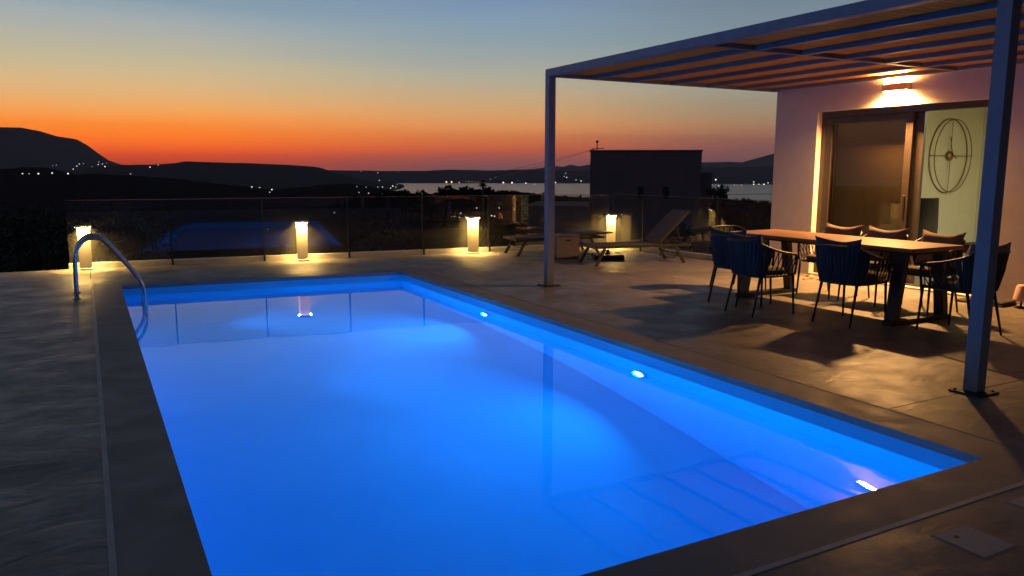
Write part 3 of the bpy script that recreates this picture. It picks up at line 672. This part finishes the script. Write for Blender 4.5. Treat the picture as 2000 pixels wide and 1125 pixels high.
# ------------------------------------------------------------------ pergola
pg = thing('pergola', 'grey steel pergola with timber board roof joined to the house', 'pergola', (1.22, -2.36, 0))
def PB(name, mat, x0, x1, y0, y1, z0, z1, bev=0.0): return B(name, mat, pg, x0-1.22, x1-1.22, y0+2.36, y1+2.36, z0, z1, bev=bev)
PY0 = -13.9
for y in (-2.36, -8.17, -13.85):
    PB('post', 'steel_grey', 1.17, 1.27, y-.05, y+.05, .014, 2.748, bev=.004); PB('base_plate', 'steel_black', 1.10, 1.34, y-.11, y+.11, .001, .0135)
    for sx_ in (1.13, 1.31):
        for sy_ in (-.08, .08): MB().lathe([(.010, 0), (.010, .007), (.005, .010)], 6, (sx_-1.22, y+2.36+sy_, .0135)).build('bolt', 'steel_black', pg)
PB('beam', 'steel_grey', 1.17, 1.27, PY0, -2.31, 2.75, 2.845, bev=.003)
PB('end_beam', 'steel_grey', 1.2705, WX-.001, -2.37, -2.31, 2.75, 2.845, bev=.003); 
rx = [1.89, 2.56, 3.23, 3.90, 4.57, 5.22]
for x in rx: PB('rafter', 'steel_grey', x-.03, x+.03, PY0, -2.3705, 2.75, 2.799, bev=.003)
xs_ = [1.2705]+sum([[x-.0305, x+.0305] for x in rx], [])
for k in range(0, len(xs_)-1, 2):
    for y in (-5.27, -8.17, -11.0): PB('cross_beam', 'steel_grey', xs_[k], xs_[k+1], y-.03, y+.03, 2.752, 2.797)
bd = None; pitch = .098; nb = int((-2.38-PY0)/pitch)
for k in range(nb):
    y = -2.375-pitch*(k+1)
    if bd is None:
        bd = MB().box(.052, WX-1.22-.005, 0, .090, 0, .02, bev=.002).build('roof_board', 'roof_board', pg); o = bd
    else: o = bd.copy(); COL.objects.link(o)
    o.location = (0, y+2.36, 2.7995+random.uniform(0, .0015)); o.rotation_euler = (0, 0, random.uniform(-.0004, .0004))

# ------------------------------------------------------------------ dining table
TZ = .79; TX0, TX1, TY0, TY1 = 2.86, 3.70, -6.50, -3.98
tb = thing('dining_table', 'long wooden dining table on black slanted steel legs', 'table', ((TX0+TX1)/2, (TY0+TY1)/2, 0)); tcx, tcy = (TX0+TX1)/2, (TY0+TY1)/2
npl = 6; pw = (TX1-TX0)/npl
for k in range(npl): B('plank', 'teak_top', tb, TX0-tcx+k*pw+.0015, TX0-tcx+(k+1)*pw-.0015, TY0-tcy, TY1-tcy, TZ-.04, TZ, bev=.003)
for y in (-6.32, -4.27):
    yy = y-tcy
    for s_ in (-1, 1): MB().bar((s_*.40, yy, .05), (s_*.30, yy, TZ-.085), .11, .075, (1, 0, 0)).build('leg', 'steel_black', tb)
    B('foot_bar', 'steel_black', tb, -.47, .47, yy-.055, yy+.055, .002, .05); B('top_bar', 'steel_black', tb, -.36, .36, yy-.055, yy+.055, TZ-.085, TZ-.0415)
B('spine', 'steel_black', tb, -.05, .05, -2.05/2+.03, 2.05/2-.08, TZ-.10, TZ-.0855)

# ------------------------------------------------------------------ rope dining chairs, facing local +X
def rim_path():
    pts = [(.27, -.25, .44), (.275, -.265, .60), (.24, -.275, .655), (.05, -.285, .69), (-.14, -.275, .745), (-.25, -.235, .795), (-.30, -.13, .805), (-.312, 0, .807)]
    return smoothpath(pts+[(x, -y, z) for x, y, z in pts[-2::-1]], 4)
def low_path():
    pts = [(.26, -.23, .43), (.05, -.245, .43), (-.12, -.235, .43), (-.20, -.19, .43), (-.225, -.10, .43), (-.23, 0, .43)]
    return smoothpath(pts+[(x, -y, z) for x, y, z in pts[-2::-1]], 4)
def along(path, t):
    L = [0]
    for a, b in zip(path, path[1:]): L.append(L[-1]+(b-a).length)
    s_ = t*L[-1]
    for i in range(len(path)-1):
        if L[i+1] >= s_: return path[i].lerp(path[i+1], (s_-L[i])/max(1e-9, L[i+1]-L[i]))
    return path[-1]
def chair():
    t = thing('dining_chair', '', 'chair', (0, 0, 0), 0, 'rope dining chairs round the table'); rp, lp = rim_path(), low_path()
    MB().tube(rp, .0125, 8).build('rim_frame', 'chair_metal', t, True); MB().tube(lp, .0125, 8).build('seat_ring', 'chair_metal', t, True)
    B('seat', 'chair_metal', t, -.19, .255, -.225, .225, .415, .443, bev=.01)
    seat = MB(); n = 12
    for zt, k in ((.4445, 1), (.48, 1), (.50, .93)):
        for a in range(28):
            c, s_ = math.cos(2*math.pi*a/28), math.sin(2*math.pi*a/28); q = (abs(c)**4+abs(s_)**4)**-.25; seat.v.append((.03+.215*k*c*q, .212*k*s_*q, zt))
    for r_ in range(2):
        for a in range(28): seat.f.append((r_*28+a, r_*28+(a+1) % 28, r_*28+28+(a+1) % 28, r_*28+28+a))
    seat.f.append(tuple(range(56, 84))); seat.f.append(tuple(range(27, -1, -1))); seat.build('seat_pad', 'seat_pad', t, True)
    for s_ in (-1, 1):
        MB().tube([(.262, s_*.232, .45), (.285, s_*.245, 0)], [.015, .010], 8).build('leg', 'chair_metal', t, True)
        MB().tube([(-.165, s_*.20, .43), (-.265, s_*.215, 0)], [.015, .010], 8).build('leg', 'chair_metal', t, True)
    # broad woven straps of the back, then crossing cords of the arms
    N_ = 18
    for k in range(N_):
        f = .285+.43*(k+.5)/N_; fa = .285+.43*k/N_; fb = .285+.43*(k+1)/N_
        pts = [(along(rp, fa+.0012), along(rp, fb-.0012), .0), (along(rp, fa+.0012).lerp(along(lp, fa+.0012), .5), along(rp, fb-.0012).lerp(along(lp, fb-.0012), .5), .012), (along(lp, fa+.0012), along(lp, fb-.0012), 0)]
        m_ = MB(); bulge = .014 if k % 2 else .009
        for a, b, off in pts:
            nrm = Vector((a.x+.0, a.y, 0)); nrm = nrm.normalized() if nrm.length > 0 else Vector((-1, 0, 0))
            mid = a.lerp(b, .5)
            for e_ in (0, .012):
                m_.v += [tuple(a+nrm*(off-e_+.004)), tuple(mid+nrm*(off-e_+bulge)), tuple(b+nrm*(off-e_+.004))]
        for r_ in range(2):
            o = r_*6
            for j in range(2): m_.f += [(o+j, o+j+1, o+7+j, o+6+j), (o+3+j+1, o+3+j, o+9+j, o+10+j)]
            m_.f += [(o, o+6, o+9, o+3), (o+2, o+5, o+11, o+8)]
        m_.build('back_strap', 'strap_navy', t)
    for s_ in (0, 1):
        ns = 6
        for k in range(ns):
            for d_ in (-1, 1):
                f0 = .075+.20*k/ns; f1 = f0+d_*.034
                if f1 < .055 or f1 > .285: continue
                g0, g1 = (f0, f1) if not s_ else (1-f0, 1-f1)
                gl = lambda g: (min(max((g-.03), .0), 1) if not s_ else g)
                a, b = along(rp, g0), along(lp, max(.01, min(.99, (g1-.06)*1.18 if not s_ else 1-((1-g1)-.06)*1.18)))
                MB().tube([a, a.lerp(b, .5), b], .0058, 5).build('arm_cord', 'strap_navy', t)
    remember(t); return t
ch = chair()
def pillow(name, mat, w, h, th, label, loc, rz, lean, seed, group):
    m_ = MB(); n = 12; rr = random.Random(seed); ph = rr.random()*6
    for sgn in (1, -1):
        for i in range(n+1):
            for j in range(n+1):
                u, v = -1+2*i/n, -1+2*j/n
                pin = 1-.10*(1-u*u)*abs(v)**3; pin2 = 1-.10*(1-v*v)*abs(u)**3
                prof = ((1-u**4)*(1-v**4))**.45*th/2*(1+.10*math.sin(3*u+ph)*math.cos(2*v+ph))
                sag = -.035*(1-u*u)*(v > 0)*v
                m_.v.append((sgn*prof+.006*math.sin(5*u+ph)*abs(v), u*w/2*pin2, (v*pin+1)*h/2+sag*h*2))
    q = (n+1)*(n+1)
    for i in range(n):
        for j in range(n):
            a = i*(n+1)+j; m_.f.append((a, a+n+1, a+n+2, a+1)); m_.f.append((q+a+1, q+a+n+2, q+a+n+1, q+a))
    o = m_.build(name, mat, None, True); o.location = loc; o.rotation_euler = (0, lean, rz); tag(o, label, 'cushion', group); return o
CH = [  # x, y, heading, chair label, cushion label (or None), cushion material
    (2.49, -4.58, 3, 'navy rope chair nearest the loungers on the pool side of the table', 'dark cushion in the leftmost chair on the pool side', 'cushion_dark'),
    (2.22, -5.15, -3, 'navy rope chair pulled out from the table, middle of the pool side', 'dark cushion in the middle pool-side chair pulled out from the table', 'cushion_dark'),
    (2.60, -6.01, 4, 'navy rope chair on the pool side beside the near table leg', 'dark cushion in the pool-side chair beside the near table leg', 'cushion_dark'),
    (3.16, -6.86, 88, 'dark rope chair at the near end of the table behind the post', 'taupe cushion in the end chair right of the big post', 'cushion_taupe'),
    (3.30, -3.72, -90, 'rope chair at the far end of the table without a cushion', None, None),
    (3.92, -4.68, 180, 'rope chair on the house side in front of the glass door panel', 'taupe cushion on the house side, leftmost of the three', 'cushion_taupe'),
    (3.92, -5.30, 182, 'rope chair in the middle of the house side of the table', 'taupe cushion on the house side, middle of the three', 'cushion_taupe'),
    (3.92, -5.97, 178, 'rope chair on the house side nearest the big post', 'taupe cushion on the house side, nearest the big post', 'cushion_taupe')]
for i, (x, y, a, lb, cl, cm) in enumerate(CH):
    instance(ch, (x, y, 0), R(a), lb, i == 0)
    if cl:
        off = Matrix.Rotation(R(a), 3, 'Z') @ Vector((-.115, 0, 0))
        pillow('cushion', cm, .54, .405, .14, cl, (x+off.x, y+off.y, .505), R(a+random.uniform(-4, 4)), R(-17), i, 'cushions of the dining chairs')

# ------------------------------------------------------------------ loungers, local x from foot to head
def lounger(label, loc, rz, back_deg):
    t = thing('sun_lounger', label, 'sun lounger', loc, rz, 'sun loungers by the balustrade'); W = .29; Z = .325; hx = 1.22; end = 1.80
    for s_ in (-1, 1):
        B('side_rail', 'chair_metal', t, 0, end, *sorted((s_*W, s_*(W+.028))), Z-.045, Z, bev=.004)
        for x, dx in ((.20, -.16), (1.52, .16)): MB().bar((x, s_*(W+.012), Z-.046), (x+dx, s_*(W+.03), .0), .03, .045, (1, 0, 0)).build('leg', 'chair_metal', t)
    for x in (.0, end-.03): B('end_rail', 'chair_metal', t, x, x+.03, -W+.001, W-.001, Z-.04, Z-.005)
    for x, dx in ((.20, -.09), (1.52, .09)): MB().tube([(x+dx, -W-.02, .16), (x+dx*.8, 0, .15), (x+dx, W+.02, .16)], .011, 6).build('leg_brace', 'chair_metal', t)
    m_ = MB(); n = 10
    for i in range(n+1):
        x = .02+(hx-.03)*i/n; sg = -.012*math.sin(math.pi*i/n)
        for y in (-W+.002, 0, W-.002): m_.v.append((x, y, Z+.006+sg-(.012 if y == 0 else 0)))
    k0 = len(m_.v); m_.v += [(x, y, z-.006) for x, y, z in m_.v]
    for i in range(n):
        for j in range(2): a = i*3+j; m_.f += [(a, a+3, a+4, a+1), (k0+a+1, k0+a+4, k0+a+3, k0+a)]
    for i in range(n): m_.f += [(i*3, k0+i*3, k0+i*3+3, i*3+3), (i*3+2, i*3+5, k0+i*3+5, k0+i*3+2)]
    m_.build('seat_sling', 'sling_fabric', t, True)
    b = bpy.data.objects.new('backrest', None); COL.objects.link(b); b.parent = t; b.location = (hx, 0, Z+.014); b.rotation_euler = (0, -R(back_deg), 0); L = .78
    for s_ in (-1, 1): B('back_rail', 'chair_metal', b, 0, L, *sorted((s_*(W-.03), s_*(W-.004))), -.012, .012, bev=.004)
    B('back_end_rail', 'chair_metal', b, L-.026, L, -W+.031, W-.031, -.011, .011); B('back_sling', 'sling_fabric', b, .01, L-.03, -W+.001, W-.001, .0125, .0185, bev=.002)
    e = Vector((hx+math.cos(R(back_deg))*.45, 0, Z+math.sin(R(back_deg))*.45))
    pts = [(e.x, -W+.05, e.z), (e.x+.10, -W+.05, Z-.02), (e.x+.02, -W+.05, .12), (e.x-.06, -W+.10, .085), (e.x-.06, W-.10, .085), (e.x+.02, W-.05, .12), (e.x+.10, W-.05, Z-.02), (e.x, W-.05, e.z)]
    if back_deg > 15: MB().tube(smoothpath(pts, 3), .009, 6).build('support_bar', 'chair_metal', t, True)
    return t
lounger('low sun lounger lying nearly flat behind the pergola post', (2.58, 1.30, 0), R(-7), 3)
lounger('sun lounger with its backrest raised, nearest the dining table', (3.03, -.55, 0), R(-9.5), 43)

# cube side table and parasol base
cu = thing('cube_side_table', 'small pale cube side table between lounger and pergola post', 'side table', (3.26, .42, 0), R(-22))
B('body', 'stool_shell', cu, -.20, .20, -.20, .20, .012, .395, bev=.012); B('top', 'stool_shell', cu, -.205, .205, -.205, .205, .397, .42, bev=.008); B('plinth', 'steel_black', cu, -.185, .185, -.185, .185, 0, .0115)
B('hand_hole', 'seal_black', cu, -.05, .05, -.2015, -.19, .315, .34)
pb = thing('parasol_base', 'flat dark parasol base slab under the raised lounger', 'parasol base', (3.85, -.02, 0), R(-28))
B('slab', 'steel_black', pb, -.26, .26, -.25, .25, .0, .085, bev=.012); MB().lathe([(.045, .0855), (.045, .10), (.032, .105), (.032, .16)], 16).build('socket', 'steel_black', pb, True)

# things on the floor by the house wall
for k, (x, y, a) in enumerate(((4.86, -3.55, 12), (5.0, -3.72, -15))):
    t = thing('sandal', 'tan sandal by the door jamb, '+('left one of the pair' if k == 0 else 'right one of the pair'), 'sandal', (x, y, 0), R(a), 'sandals by the door')
    sole = MB(); n = 16
    prof = [(.13*math.cos(2*math.pi*i/n), (.042+.010*math.cos(2*math.pi*i/n))*math.sin(2*math.pi*i/n)) for i in range(n)]; sole.prism(prof, 0, .022); sole.build('sole', 'sandal_tan', t)
    st = MB()
    for q in (.02, .075): st.add(sum([[(q-.018, .05*math.cos(math.pi*i/8), .022+.04*math.sin(math.pi*i/8)), (q+.018, .05*math.cos(math.pi*i/8), .022+.038*math.sin(math.pi*i/8))] for i in range(9)], []), [(2*i, 2*i+1, 2*i+3, 2*i+2) for i in range(8)])
    st.build('strap', 'sandal_tan', t, True)
t = thing('floor_mat', 'dark folded mat lying by the wall right of the door', 'mat', (5.06, -5.95, 0), R(4))
B('lower_fold', 'mat_dark', t, -.17, .17, -.30, .24, 0, .028, bev=.01); B('upper_fold', 'mat_dark', t, -.16, .17, -.29, .10, .0285, .055, bev=.01)
t = thing('floor_lantern', 'small lantern with a pinkish cone shade at the right picture edge', 'lantern', (5.1, -6.36, 0))
MB().lathe([(.07, 0), (.07, .012), (.015, .02), (.011, .03), (.011, .10)], 20).build('stand', 'steel_black', t, True); MB().lathe([(.088, .085), (.086, .10), (.06, .25), (.045, .265), (.012, .268)], 24).build('lamp_shade', 'lamp_shade_pink', t, True)

# ------------------------------------------------------------------ evening haze over the land and the bay
hz = MB().box(-HAZE_R, HAZE_R, -HAZE_R, HAZE_R, -260, HAZE_T); 
mh = bpy.data.materials.new('haze_air'); mh.use_nodes = True; n_ = mh.node_tree.nodes; n_.clear()
pv = n_.new('ShaderNodeVolumePrincipled'); pv.inputs['Color'].default_value = (.95, .80, .80, 1); pv.inputs['Density'].default_value = HAZE_D; pv.inputs['Anisotropy'].default_value = 0.0
oo = n_.new('ShaderNodeOutputMaterial'); mh.node_tree.links.new(pv.outputs[0], oo.inputs['Volume']); MATS['haze_air'] = mh
hb = hz.build('haze', 'haze_air', kind='stuff'); hb['label'] = 'thin evening haze over hills and bay'
